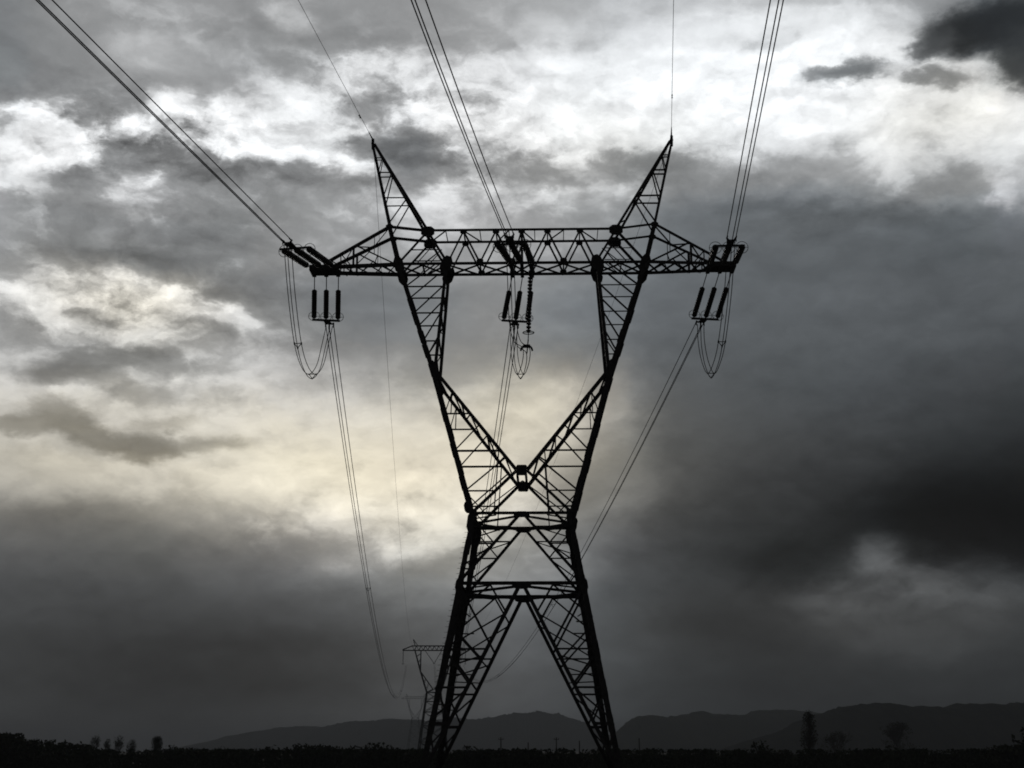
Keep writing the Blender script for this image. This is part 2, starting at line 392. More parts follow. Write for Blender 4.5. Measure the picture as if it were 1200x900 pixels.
# ---------------------------------------------------------------- ground and hills
def fbm(x, y, z=0.0, o=5):
    return mn.fractal(V((x, y, z)), .9, 2.1, o)
def ground_z(x, y):
    z = 0.0
    if y > 700: z += 9.0 * (1 - math.exp(-((y - 700) / 700) ** 2))
    d = math.hypot(x, y)
    z += .10 * fbm(x * .05, y * .05) * min(1, d / 30)
    return z
g = MB()
xs = [math.copysign(abs(t) ** 2.2, t) * 7000 for t in np.linspace(-1, 1, 121)]
ys = [-600 + 0 * 1, -300, -150, -80, -40] + [(t ** 2.4) * 7600 - 20 for t in np.linspace(0, 1, 120)]
for y in ys:
    for x in xs: g.v.append((x, y, ground_z(x, y)))
nx = len(xs)
for j in range(len(ys) - 1):
    for i in range(nx - 1): g.f.append((j * nx + i, j * nx + i + 1, (j + 1) * nx + i + 1, (j + 1) * nx + i))
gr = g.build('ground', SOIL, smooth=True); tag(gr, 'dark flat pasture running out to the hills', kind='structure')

def ridge(name, Y, depth, prof, mat, label, seed, amp=1.6, x0=-40, x1=1240, step=1.5):
    """a wooded ridge standing Y metres away; prof gives its crest as (photo x, photo y) seen from the road"""
    m = MB(); cols = []
    n = int((x1 - x0) / step) + 1
    rows = [-1, -.82, -.62, -.42, -.25, -.12, 0, .12, .3, .55, .8, 1]
    for i in range(n):
        px = x0 + i * step
        py = np.interp(px, [p[0] for p in prof], [p[1] for p in prof])
        P = at(px, py, Y)
        top = P.z + (amp * fbm(px * .035, seed, o=6) * 2.6 + amp * 1.3 * mn.noise(V((px * .31, seed, 3))) + amp * .8 * mn.noise(V((px * .8, seed, 9)))) * min(1, P.z / 40)
        for k, t in enumerate(rows):
            s = max(0.0, math.cos(t * math.pi / 2)) ** .9
            gz = ground_z(0, Y) - 1.5
            z = gz + max(0, top - gz) * s + (fbm(px * .03, t * 3 + seed, 5) * 5 * (1 - abs(t)) if k != 6 else 0) * min(1, max(0, top - gz) / 30)
            if t <= 0 and k != 6: z = min(z, gz + max(0, top - gz) * (.97 + .1 * t))
            m.v.append((P.x + 25 * fbm(px * .01, t, seed) * abs(t), Y + t * depth, z))
    K = len(rows)
    for i in range(n - 1):
        for k in range(K - 1): m.f.append((i * K + k, (i + 1) * K + k, (i + 1) * K + k + 1, i * K + k + 1))
    o = m.build(name, mat, smooth=True); tag(o, label, kind='structure'); return o
ridge('hill_far', 4200, 700, [(-500, 888), (200, 885), (240, 875), (270, 866), (300, 857), (340, 851), (380, 851), (400, 847), (430, 845), (500, 844), (560, 842), (600, 836), (630, 833), (655, 837), (680, 848), (700, 858), (720, 866), (760, 872), (900, 884), (1240, 888)],
      HILL, 'long low hazy hill behind the tower base', 1.3, 2.6)
ridge('hill_middle', 2500, 380, [(600, 888), (690, 882), (720, 862), (745, 839), (770, 838), (790, 840), (815, 834), (850, 837), (880, 836), (915, 832), (950, 835), (1000, 840), (1100, 846), (1500, 850), (1900, 860)],
      HILL, 'dark ridge to the right of the tower', 4.1, 1.8, x0=590, x1=1900)
ridge('hill_near', 1500, 230, [(840, 888), (900, 862), (925, 854), (950, 841), (975, 832), (1005, 825), (1030, 824), (1060, 828), (1080, 826), (1105, 830), (1135, 823), (1160, 826), (1200, 824), (1300, 830), (1700, 850), (1900, 870)],
      HILL2, 'darkest nearest ridge behind the poplar', 7.7, 1.4, x0=830, x1=1900)

# ---------------------------------------------------------------- the tower
TX, TY, TR = .75, 100.0, R(-1.5)
tower = empty('transmission_tower', (TX, TY, 0), TR)
tag(tower, 'huge near black lattice pylon with two horns and a beam full of insulators', 'pylon')
TM = Matrix.Translation((TX, TY, 0)) @ Matrix.Rotation(TR, 4, 'Z')
hw = lambda z: 6.62 - 3.17 * z / 17.9
hd = lambda z: hw(z) if z <= 17.9 else 3.45 - 2.2 * (z - 17.9) / 18.9 if z < 36.8 else 1.25
xo = lambda z: float(np.interp(z, [17.9, 28.6, 36.8, 39.75, 47], [3.45, 6.4, 9.08, 9.8, 11.35]))
xi = lambda z: 6.2 - .66 * (z - 28.4) / 8.4
def vx(z): return .35 + (z - 20.95) * 5.85 / 7.45 if z >= 20.95 else .35 + (20.95 - z) * 3.1 / 3.05
NF, NB = V((0, -1, 0)), V((0, 1, 0))
plates = []
def gusset(p, n, up, w, h, cut=.25):
    m = MB(); m.plate(V(p) + V(n) * .03, n, up, w, h, .035, cut); m.build('gusset_plate', STEEL, tower)

# legs (foot to waist) with step bolts and concrete feet
for sx in (-1, 1):
    for sy in (-1, 1):
        m = MB()
        P = lambda z: V((sx * hw(z), sy * hw(z), z))
        d = V((0, sy, 0)); e = V((sx, 0, 0))
        for a, b, w in ((-.25, 6.1, .38), (6.1, 13, .36), (13, 18.2, .35)):
            p, q = P(a), P(b)
            m.box(p, q, e, d, (-w, 0), (-.04, .0)); m.box(p, q, e, d, (-.04, 0), (-w, -.041))
            m.box(p, q, e, d, (-w * .55, -.05), (-w * .55, -.045))          # second angle of the built-up leg
        for z in (3.8, 6.1, 8.6, 13.0, 15.5):
            m.box(P(z - .55), P(z + .55), e, d, (-.42, .012), (.001, .02)); m.box(P(z - .55), P(z + .55), e, d, (.001, .02), (-.42, .0))
        lg = m.build('leg', STEEL, tower)
        f = MB(); c = P(0)
        f.box(c + V((0, 0, -.5)), c + V((0, 0, .32)), V((1, 0, 0)), V((0, 1, 0)), (-.55 - .2 * sx, .55 - .2 * sx), (-.55 - .2 * sy, .55 - .2 * sy))
        f.build('concrete_footing', CONC, lg)
        if sx * sy > 0:
            b = MB(); b.tube([V((0, 0, 0)), e * .2], .012, 4)
            sb = b.build('step_bolt', FIT, lg); sb.location = P(2.5)
            for i in range(1, 42):
                c2 = sb.copy(); COL.objects.link(c2); c2.parent = lg; c2.location = P(2.5 + i * .36)

# bracing of the four faces of the body
def face_bracing(k):
    """k: 0 front, 1 right, 2 back, 3 left; lateral s metres, height z"""
    rot = Matrix.Rotation(k * math.pi / 2, 3, 'Z')
    P = lambda s, z: rot @ V((s, -hw(z) + .03, z))
    n = rot @ V((0, -1, 0))
    m = MB()
    A = lambda s0, z0, s1, z1, w: m.angle(P(s0, z0), P(s1, z1), w, n)
    dx = lambda z: 6.56 * (1 - z / 13)
    for s in (-1, 1):
        A(s * .12, 12.9, s * 6.56, .1, .25)                       # the great inverted V
        lx = hw
        for z, w in ((8.6, .12), (6.1, .14), (3.8, .2)): A(s * dx(z), z, s * lx(z), z, w)
        A(s * 4.2, 12.9, s * dx(8.9), 8.9, .15)
        A(s * 2.1, 12.9, s * lx(10.7), 10.7, .12)
        A(s * 2.1, 12.9, s * dx(11.0), 11.0, .13)
        A(s * dx(11.0), 11.0, s * lx(8.6), 8.6, .1)
        A(s * lx(10.3), 10.3, s * dx(7.9), 7.9, .12)
        A(s * lx(10.4), 10.4, s * 3.62, 10.4, .09)
        A(s * lx(12), 12, s * 3.9, 11.6, .08)
        A(s * lx(8.6), 8.6, s * dx(6.3), 6.3, .15)
        A(s * dx(8.2), 8.2, s * lx(7.3), 7.3, .1)
        A(s * lx(7.0), 7.0, s * dx(6.9), 6.9, .08)
        A(s * lx(6.1), 6.1, s * dx(3.9), 3.9, .13)
        A(s * dx(6.0), 6.0, s * lx(4.0), 4.0, .12)
        A(s * lx(5.0), 5.0, s * (dx(5) + lx(5)) / 2, 5.0, .08)
        A(s * lx(3.8), 3.8, s * dx(1.9), 1.9, .12)
        A(s * dx(3.7), 3.7, s * lx(2.0), 2.0, .1)
        A(s * lx(1.9), 1.9, s * dx(1.9), 1.9, .1)
        # between belt and waist
        ux = lambda z: 4.2 * (1 - (z - 13) / 4.9)
        A(s * .1, 17.85, s * 4.2, 13.1, .2)
        for z in (16.95, 15.75, 14.0): A(s * ux(z), z, s * lx(z), z, .1)
        A(s * lx(17.7), 17.7, s * ux(15.75), 15.75, .1)
        A(s * ux(16.95), 16.95, s * lx(16.0), 16.0, .08)
        A(s * ux(15.75), 15.75, s * lx(14.1), 14.1, .1)
        A(s * lx(14.9), 14.9, s * ux(14.0), 14.0, .09)
    return m.build('face_bracing', STEEL, tower)
for k in range(4): face_bracing(k)

# horizontal frames: belt at 13 m, waist at 17.9 m
def frame(z, w, name):
    m = MB(); h = hw(z) - .02
    c = [V((-h, -h, z)), V((h, -h, z)), V((h, h, z)), V((-h, h, z))]
    for i in range(4):
        a, b = c[i], c[(i + 1) % 4]
        n = ((a + b) / 2 - V((0, 0, z))).normalized()
        m.angle(a, b, w, n)
        mm = (a + b) / 2; m2 = (c[(i + 1) % 4] + c[(i + 2) % 4]) / 2
        m.angle(mm + V((0, 0, -.12)), m2 + V((0, 0, -.12)), w * .62, V((0, 0, 1)))
    for i in range(4):                                  # knee stays
        a = c[i]; s1 = (c[(i + 1) % 4] - a) * .25 + a; s2 = (c[i - 1] - a) * .25 + a
        m.angle(s1 + V((0, 0, -.1)), s2 + V((0, 0, -.1)), w * .4, V((0, 0, 1)))
    return m.build(name, STEEL, tower)
frame(13.0, .25, 'belt_frame'); frame(17.9, .21, 'waist_frame')
for sy, n in ((-1, NF), (1, NB)):
    gusset((0, sy * hw(13), 12.85), n, (0, 0, 1), 1.3, .5); gusset((0, sy * hw(17.9), 17.8), n, (0, 0, 1), 1.1, .42)
    for sx in (-1, 1):
        gusset((sx * (hw(13) - .1), sy * hw(13), 12.9), n, (-sx * .16, 0, 1), .45, .9)
        gusset((sx * (3.42), sy * 3.43, 17.3), n, (-sx * .12, 0, 1), .65, 1.5)

# head of the pylon: two leaning columns that part at the waist, the inner V and the upper struts
for sx in (-1, 1):
    m = MB()                                            # outer chords, up to the beam
    for sy, n in ((-1, NF), (1, NB)):
        O = lambda z: V((sx * xo(z), sy * hd(z), z))
        zz = [17.9, 22.4, 28.6, 32.9, 36.8, 39.75]
        for a, b in zip(zz, zz[1:]): m.angle(O(a), O(b), .36 if a < 28 else .32, n, .05)
        for z in (20, 22.4, 25, 28.4, 31, 33.5): m.box(O(z - .5), O(z + .5), V((1, 0, 0)), V((0, 1, 0)), (-.22, .22), (-.05 * sy, -.03 * sy) if sy < 0 else (.03, .05))
    zz = list(np.linspace(17.9, 36.8, 16))
    for i, (a, b) in enumerate(zip(zz, zz[1:])):        # lacing of the outer side face
        s = -1 if i % 2 else 1
        m.angle((sx * xo(a), s * hd(a), a), (sx * xo(b), -s * hd(b), b), .13, (sx, 0, 0))
        m.angle((sx * xo(b), -hd(b), b), (sx * xo(b), hd(b), b), .1, (sx, 0, 0))
    m.build('outer_column', STEEL, tower)
    m = MB()                                            # inner V strut
    for sy, n in ((-1, NF), (1, NB)):
        I = lambda z: V((sx * vx(z), sy * (hd(z) - .04), z))
        m.angle(I(28.5), I(21.0), .25, n, .035); m.angle(I(20.95), I(18.05), .2, n, .03)
    zz = list(np.linspace(21.2, 28.2, 10))
    for i, (a, b) in enumerate(zip(zz, zz[1:])):
        s = -1 if i % 2 else 1
        m.angle((sx * vx(a), s * hd(a), a), (sx * vx(b), -s * hd(b), b), .1, (-sx, 0, 1))
        if i % 3 == 2: m.angle((sx * vx(b), -hd(b), b), (sx * vx(b), hd(b), b), .09, (-sx, 0, 1))
    m.build('inner_strut', STEEL, tower)
    m = MB()                                            # upper inner column
    for sy, n in ((-1, NF), (1, NB)):
        U = lambda z: V((sx * xi(z), sy * (hd(z) - .03), z))
        m.angle(U(28.3), U(36.8), .24, n, .035)
    zz = list(np.linspace(28.8, 36.6, 10))
    for i, (a, b) in enumerate(zip(zz, zz[1:])):
        s = -1 if i % 2 else 1
        m.angle((sx * xi(a), s * hd(a), a), (sx * xi(b), -s * hd(b), b), .1, (-sx, 0, 0))
    m.build('inner_column', STEEL, tower)
    for sy, n in ((-1, NF), (1, NB)):                   # lacing of the front and back faces of the head
        m = MB()
        Q = lambda x, z: V((sx * x, sy * (hd(z) - .06), z))
        for z, w in ((19.5, .1), (22.4, .13), (25.15, .1)): m.angle(Q(vx(z), z), Q(xo(z), z), w, n)
        m.angle(Q(xo(22.4), 22.4), Q(vx(24.3), 24.3), .1, n)
        m.angle(Q(xo(19.5), 19.5), Q(vx(21.9), 21.9), .11, n)
        m.angle(Q(xo(25.1), 25.1), Q(vx(26.8), 26.8), .07, n)
        m.angle(Q(1.6, 22.4), Q(1.9, 18.0), .08, n)
        m.angle(Q(xo(18.4), 18.4), Q(vx(18.4), 18.4), .09, n)
        m.angle(Q(xo(19.4), 19.4), Q(2.6, 18.0), .08, n)
        m.angle(Q(vx(26.8), 26.8), Q(vx(26.8) + .05, 25.2), .07, n)
        m.build('lower_head_lacing', STEEL, tower); m = MB()
        for z in (30.7, 32.9, 35.0): m.angle(Q(xi(z), z), Q(xo(z), z), .09, n)
        for a, b in ((35.0, 36.75), (32.9, 35.1), (30.7, 33.0)): m.angle(Q(xo(a), a), Q(xi(b) if a < 34 else 6.4, b), .11, n)
        m.angle(Q(xo(29.6), 29.6), Q(xi(30.8), 30.8), .08, n)
        m.build('upper_head_lacing', STEEL, tower)
    for sy, n in ((-1, NF), (1, NB)):
        gusset((sx * 6.25, sy * (hd(28.5) + .02), 28.4), n, (sx * .3, 0, 1), .5, 1.5)
        gusset((sx * 3.7, sy * (hd(18.3) + .02), 18.3), n, (sx * .2, 0, 1), .5, .8)
for sy, n in ((-1, NF), (1, NB)): gusset((0, sy * hd(20.95), 20.95), n, (0, 0, 1), .75, .75, .12)
m = MB()
for sx in (-.3, .3): m.angle((sx, -hd(20.95), 20.7), (sx, hd(20.95), 20.7), .16, (0, 0, 1))
for z in (20.3,): m.angle((-3.9, 0, 17.8), (0, 0, 20.8), .08, NF); m.angle((3.9, 0, 17.8), (0, 0, 20.8), .08, NF)
m.build('ridge_tie', STEEL, tower)

# bridge beam between the columns
bn = [-9.08, -5.45, -3.07, -.7, .7, 3.07, 5.45, 9.08]
tn = [-6.95, -4.3, -1.9, 0, 1.9, 4.3, 6.95]
m = MB()
for sy, n in ((-1, NF), (1, NB)):
    y = sy * 1.25
    m.angle((-9.08, y, 36.8), (9.08, y, 36.8), .22, n, .03)
    m.angle((-6.95, y, 39.4), (6.95, y, 39.4), .19, n, .03)
    seq = [(bn[0], tn[0]), (bn[1], tn[0]), (bn[1], tn[1]), (bn[2], tn[1]), (bn[2], tn[2]), (bn[3], tn[2]), (bn[3], tn[3]), (bn[4], tn[3]),
           (bn[4], tn[4]), (bn[5], tn[4]), (bn[5], tn[5]), (bn[6], tn[5]), (bn[6], tn[6]), (bn[7], tn[6])]
    for i, (b, t) in enumerate(seq):
        w = .17 if i in (0, 13, 1, 12) else .13
        m.angle((b, y - sy * .03, 36.85), (t, y - sy * .03, 39.35), w, n)
    for s in (-1, 1):
        m.angle((s * 6.95, y, 39.4), (s * 9.8, y, 39.75), .17, n)
        m.angle((s * 7.7, y, 36.85), (s * 6.4, y, 38.4), .07, n); m.angle((s * 6.2, y, 37.9), (s * 8.2, y, 37.9), .07, n); m.angle((s * 5.9, y, 37.9), (s * 7.1, y, 36.9), .07, n)
m.build('bridge_beam', STEEL, tower)
m = MB()                                                # floor and roof lacing of the beam
nodes = [-9.08, -7.3, -5.45, -3.07, -.7, .7, 3.07, 5.45, 7.3, 9.08]
for a, b in zip(nodes, nodes[1:]):
    m.angle((a, -1.2, 36.75), (b, 1.2, 36.75), .1, (0, 0, 1)); m.angle((a, 1.2, 36.78), (b, -1.2, 36.78), .1, (0, 0, 1))
for a in nodes: m.angle((a, -1.2, 36.8), (a, 1.2, 36.8), .11, (0, 0, 1))
for i, (a, b) in enumerate(zip(tn, tn[1:])):
    s = 1 if i % 2 else -1
    m.angle((a, -1.2 * s, 39.4), ((a + b) / 2, 1.2 * s, 39.4), .07, (0, 0, 1)); m.angle((a, -1.2, 39.4), (a, 1.2, 39.4), .1, (0, 0, 1))
    m.angle(((a + b) / 2, -1.2, 39.4), ((a + b) / 2, 1.2, 39.4), .06, (0, 0, 1))
m.angle((0, -1.2, 36.8), (0, -1.2, 39.4), .16, NF); m.angle((0, 1.2, 36.8), (0, 1.2, 39.4), .14, NB)
for x in (-.75, 0, .75): m.box(V((x, -1.5, 36.75)), V((x, 1.5, 36.75)), V((1, 0, 0)), V((0, 0, 1)), (-.13, .13), (-.16, .12))
m.build('beam_lacing', STEEL, tower)
for sy, n in ((-1, NF), (1, NB)):
    y = sy * 1.27
    for x in tn:
        big = abs(x) > 6
        gusset((x, y, 39.3 if big else 39.25), n, (0, 0, 1), 1.0 if big else .5, .8 if big else .36)
    for x in bn[1:-1]:
        big = abs(x) > 5
        gusset((x * (1.02 if big else 1), y, 36.72 if big else 36.95), n, (-.06 * x if big else 0, 0, 1), .8 if big else .5, 1.35 if big else .42)
    for x in (bn[0], bn[-1]):
        gusset((x - .05 * np.sign(x), y, 36.7), n, (.03 * x, 0, 1), .72, 1.35)
        gusset((math.copysign(9.8, x), y, 39.7), n, (0, 0, 1), .55, .42)

# arms out to the phase attachments
for sx in (-1, 1):
    m = MB()
    for sy, n in ((-1, NF), (1, NB)):
        Bt = lambda x: V((sx * x, sy * float(np.interp(x, [9.08, 13.9], [1.25, .8])), 36.8))
        Tp = lambda x: V((sx * x, sy * float(np.interp(x, [9.8, 14.7], [1.25, .7])), float(np.interp(x, [9.8, 14.7], [39.75, 37.05]))))
        m.angle(Bt(9.08), Bt(13.9), .24, n, .03); m.angle(Tp(9.8), Tp(14.7), .2, n, .03)
        m.angle(Bt(12.45), Tp(12.45), .16, n, .03)
        m.angle(Tp(12.3), Bt(9.3), .11, n); m.angle(Bt(12.3), (Tp(11.2) + Bt(11.2)) / 2, .07, n)
        m.angle(Bt(10.9), (Tp(12.3) * .45 + Bt(9.3) * .55), .07, n); m.angle(Bt(10.9) + V((0, 0, .9)), Tp(10.9), .05, n)
        m.angle(Bt(13.4), Tp(13.4), .08, n); m.angle(Tp(13.4), Bt(12.6), .08, n); m.angle(Tp(14.2), Bt(13.4), .08, n)
    for i, (a, b) in enumerate(((9.3, 10.2), (10.2, 11.2), (11.2, 12.4), (12.4, 13.2), (13.2, 13.9))):
        m.angle((sx * a, -1.1, 36.75), (sx * b, 1.0, 36.75), .1, (0, 0, 1)); m.angle((sx * a, 1.1, 36.77), (sx * b, -1.0, 36.77), .1, (0, 0, 1))
    for i, (a, b) in enumerate(((9.8, 11.2), (11.2, 12.4), (12.4, 13.4))):
        s = 1 if i % 2 else -1
        m.angle((sx * a, s * 1.05, float(np.interp(a, [9.8, 14.7], [39.75, 37.05]))), (sx * b, -s * 1.0, float(np.interp(b, [9.8, 14.7], [39.75, 37.05]))), .08, (0, 0, 1))
    ar = m.build('cross_arm', STEEL, tower)
    m = MB()                                            # heavy end box that carries the strings
    for y in (-.62, .62): m.box(V((sx * 13.7, y, 36.8)), V((sx * 15.75, y, 36.8)), V((0, 1, 0)), V((0, 0, 1)), (-.06, .06), (-.2, .2))
    for x in (13.8, 14.7, 15.6): m.box(V((sx * x, -.85, 36.78)), V((sx * x, .85, 36.78)), V((1, 0, 0)), V((0, 0, 1)), (-.14, .14), (-.23, .17))
    m.plate((sx * 14.7, 0, 37.02), (0, 0, 1), (0, 1, 0), 2.0, 1.1, .03, .1)
    m.build('end_bracket', STEEL, ar)

# horns that carry the earth wires
HZ = lambda t: 39.4 + (47 - 39.4) * t
for sx in (-1, 1):
    m = MB()
    apex = V((sx * 11.35, 0, 47))
    oc = [V((sx * 9.8, s * 1.25, 39.75)) for s in (-1, 1)]; ic = [V((sx * 6.95, s * 1.25, 39.4)) for s in (-1, 1)]
    for s in (0, 1):
        n = NF if s == 0 else NB
        m.angle(oc[s], apex + V((sx * .05, (-.08, .08)[s], 0)), .19, n, .03); m.angle(ic[s], apex + V((-sx * .12, (-.08, .08)[s], -.1)), .19, n, .03)
        L = lambda c, z: c + (apex - c) * ((z - c.z) / (apex.z - c.z))
        for z, w in ((42.2, .1), (44.4, .1), (45.7, .07)): m.angle(L(oc[s], z), L(ic[s], z), w, n)
        m.angle(L(oc[s], 40.0), L(ic[s], 42.2), .1, n); m.angle(L(oc[s], 42.3), L(ic[s], 44.4), .09, n); m.angle(L(oc[s], 44.5), L(ic[s], 45.7), .07, n)
    for c2 in (oc, ic):
        zz = [39.9, 41.0, 42.2, 43.3, 44.4, 45.3, 46.0]
        for i, (a, b) in enumerate(zip(zz, zz[1:])):
            s = i % 2
            m.angle(L(c2[s], a), L(c2[1 - s], b), .07, (sx if c2 is oc else -sx, 0, 0))
    m.tube([apex - V((0, 0, .5)), apex + V((sx * .02, 0, .35))], .12, 6)
    m.build('horn', STEEL, tower)

# ---------------------------------------------------------------- insulators
def W(x, y, z): return TM @ V((x, y, z))
def shed_profile(t0, t1, n, r, r0):
    pr = [(t0, r0)]
    for i in range(n):
        a = t0 + (t1 - t0) * i / n; d = (t1 - t0) / n
        pr += [(a + d * .1, r0), (a + d * .3, r), (a + d * .55, r), (a + d * .75, r * .78)]
    pr.append((t1, r0)); return pr
def strain_set(label, att, C, B, t0, ringside, name='strain_insulator_set'):
    """three parallel strings from the arm brackets att to a yoke centred at C, line clamp at B"""
    C, B = V(C), V(B)
    d = (B - sum(att, V()) / 3).normalized()
    lat = V((1, 0, 0)) - d * d.x; lat.normalize(); up = lat.cross(d).normalized()
    if up.z < 0: up = -up
    e = empty(name, att[1]); e['_w'] = 1
    inv = Matrix.Translation(-att[1])
    tag(e, label, 'insulators', 'triple insulator strings on the pylon'); del e['_w']
    ends = [C + lat * (.93 * k) for k in (-1, 0, 1)]
    ats = sorted(att, key=lambda p: p.x)
    for a, c in zip(ats, ends):
        a, c = inv @ a, inv @ c
        m = MB(); m.lathe(a, c, shed_profile(t0, .96, 12, .24 if ringside else .205, .085), 12)
        s = m.build('insulator_string', GLASS, e, True)
        m = MB(); m.tube([a, a + (c - a) * (t0 - .02), a + (c - a) * (t0 - .019), a + (c - a) * (t0 + .02)], [.035, .035, .07, .07], 6); m.build('link_rod', FIT, s)
        m = MB(); m.tube([a + (c - a) * .95, c + d * .12], .05, 6); m.build('ball_clevis', FIT, s)
        m = MB(); rc = a + (c - a) * .93
        m.ring(rc, d, .43, .022); m.tube([rc - lat * .43, rc + lat * .43], .018, 5)
        m.build('corona_ring', FIT, s)
    m = MB(); c = inv @ C; b = inv @ B
    m.box(c - lat * 1.08 + d * .1, c + lat * 1.08 + d * .1, d, up, (-.06, .06), (-.07, .07))
    pts = [c - lat * .22 + d * .15, c + lat * .22 + d * .15, b + lat * .3, b - lat * .3]
    m.add([p + up * z for z in (-.03, .03) for p in pts], [(3, 2, 1, 0), (4, 5, 6, 7), (0, 1, 5, 4), (1, 2, 6, 5), (2, 3, 7, 6), (3, 0, 4, 7)])
    m.build('yoke_plate', FIT, e)
    for ox, oz in TRI:
        m = MB(); p = b + lat * ox + up * oz
        m.tube([b + lat * ox * .6, p, p + d * .45], [.06, .07, .05], 6); m.tube([p + d * .1, p + d * .1 - V((0, 0, .3))], .04, 5)
        m.build('line_clamp', FIT, e)
    return e
TRI = ((-.31, .12), (.31, .12), (0, -.3))
IN = {}; OUT = {}
def brackets(cx, y): return [W(cx + k, y, 36.68) for k in (-.9, 0, .9)]
def cbr(y): return [W(k, y, 36.68) for k in (-.78, 0, .78)]
YI, YO = 93.0, 107.2
IN['l'] = at(337, 284, YI); IN['c'] = at(597, 277, YI); IN['r'] = at(857, 281, YI)
OUT['l'] = at(386, 380, YO); OUT['c'] = at(603, 381, YO); OUT['r'] = at(821, 378, YO)
strain_set('three black insulator strings reaching forward from the left arm tip, upper set', brackets(-14.7, -.85), at(345.5, 291.5, 93.8), IN['l'], .16, 1)
strain_set('three black insulator strings reaching forward inside the middle of the beam', cbr(-1.5), at(599, 286.5, 93.8), IN['c'], .14, 1)
strain_set('three black insulator strings reaching forward from the right arm tip, upper set', brackets(14.7, -.85), at(854.5, 288.5, 93.8), IN['r'], .16, 1)
strain_set('three black insulator strings hanging straight under the left arm tip, lower set', brackets(-14.7, .85), at(382, 374.5, 106.6), OUT['l'], .34, 0)
strain_set('three black insulator strings hanging below the middle of the beam', cbr(1.5), at(604, 375.5, 106.6), OUT['c'], .34, 0)
strain_set('three black insulator strings slanting down left under the right arm tip, lower set', brackets(14.7, .85), at(826.5, 373, 106.6), OUT['r'], .34, 0)

# single beaded string that carries the middle jumper
js0 = W(.62, .0, 36.6); js1 = at(619, 398, js0.y)
js = empty('jumper_insulator_string', js0); tag(js, 'thin beaded insulator string hanging alone below the beam beside the middle set', 'insulator')
m = MB(); q = js1 - js0; m.lathe(V((0, 0, 0)), q, shed_profile(.03, .9, 17, .19, .045), 10); m.build('insulator_string', GLASS, js, True)
m = MB(); m.ring(q * .9, (0, 0, 1), .42, .03); m.tube([q * .9 - V((.42, 0, 0)), q * .9 + V((.42, 0, 0))], .025, 5); m.tube([q * .88, q * 1.02], .04, 6); m.build('corona_ring', FIT, js)
jc = at(616.5, 405, js0.y) - js0
m = MB(); m.ring(q * 1.02 + V((-.12, 0, -.75)), (0, 1, 0), .42, .08, 12, 6, math.pi, 2 * math.pi)
m.tube([q * 1.0, q * 1.0 + V((-.1, 0, -1.05))], .05, 6); m.cube(q + V((-.12, 0, -.5)), .5, .2, .22)
m.build('suspension_clamp', FIT, js)

# ---------------------------------------------------------------- cables
def catmull(pts, n=12):
    pts = [V(p) for p in pts]; P = [pts[0] * 2 - pts[1]] + pts + [pts[-1] * 2 - pts[-2]]; out = []
    for i in range(1, len(P) - 2):
        for k in range(n):
            t = k / n
            out.append(.5 * ((2 * P[i]) + (P[i + 1] - P[i - 1]) * t + (2 * P[i - 1] - 5 * P[i] + 4 * P[i + 1] - P[i + 2]) * t * t + (3 * P[i] - P[i - 1] - 3 * P[i + 1] + P[i + 2]) * t ** 3))
    out.append(pts[-1]); return out
def spacer(parent, c, offs, org, ax=V((0, 1, 0))):
    m = MB(); ps = [V(c) - org + o for o in offs]
    for i in range(3): m.tube([ps[i], ps[(i + 1) % 3]], .03, 5)
    for p in ps: m.tube([p - ax * .09, p + ax * .09], .055, 6)
    m.build('spacer', FIT, parent)
def bundle(name, label, cat, group, line, rad, spacers, spread=1.0):
    org = V(line[0]); e = empty(name, org); tag(e, label, cat, group)
    offs = [V((a * spread, 0, b * spread)) for a, b in TRI]
    for o in offs:
        m = MB(); m.tube([p - org + o for p in line], rad, 6); m.build('conductor', ALU, e, True)
    for i in spacers: spacer(e, line[i], offs, org, (line[min(i + 1, len(line) - 1)] - line[max(i - 1, 0)]).normalized())
    return e
def span(A, B, S, n=120):
    A, B = V(A), V(B); out = []
    for i in range(n + 1):
        t = i / n; p = A + (B - A) * t; out.append(p - V((0, 0, 4 * S * t * (1 - t))))
    return out
RC = .033
def inc(A, dx, Yf, Zf, S): return span(A, V((A.x + dx * (Yf - A.y), Yf, Zf)), S)
g1 = 'triple conductors coming overhead to the pylon'
bundle('conductor_bundle', 'triple power line coming in overhead at a slant to the left arm', 'power line', g1, inc(IN['l'], .16, -300, 20, 0), RC, (40,))
bundle('conductor_bundle', 'triple power line coming in overhead to the middle of the beam', 'power line', g1, inc(IN['c'], .10, -200, 60, 15), RC, (60,))
bundle('conductor_bundle', 'triple power line coming in overhead to the right arm, almost upright', 'power line', g1, inc(IN['r'], .08, -300, 50, 3), RC, (45,))
g2 = 'triple conductors leaving towards the distant pylon'
FY = 650.0
bundle('conductor_bundle', 'triple power line sagging from the left arm down to the distant pylon', 'power line', g2, span(OUT['l'], at(476, 779, FY), 21), RC, (20, 60, 90))
bundle('conductor_bundle', 'triple power line passing behind the inner V of the pylon', 'power line', g2, span(OUT['c'], at(509, 779, FY), 24), RC, (22, 60))
bundle('conductor_bundle', 'triple power line slanting from the right arm down behind the right leg', 'power line', g2, span(OUT['r'], at(543, 779, FY), 16), RC, (27, 60))
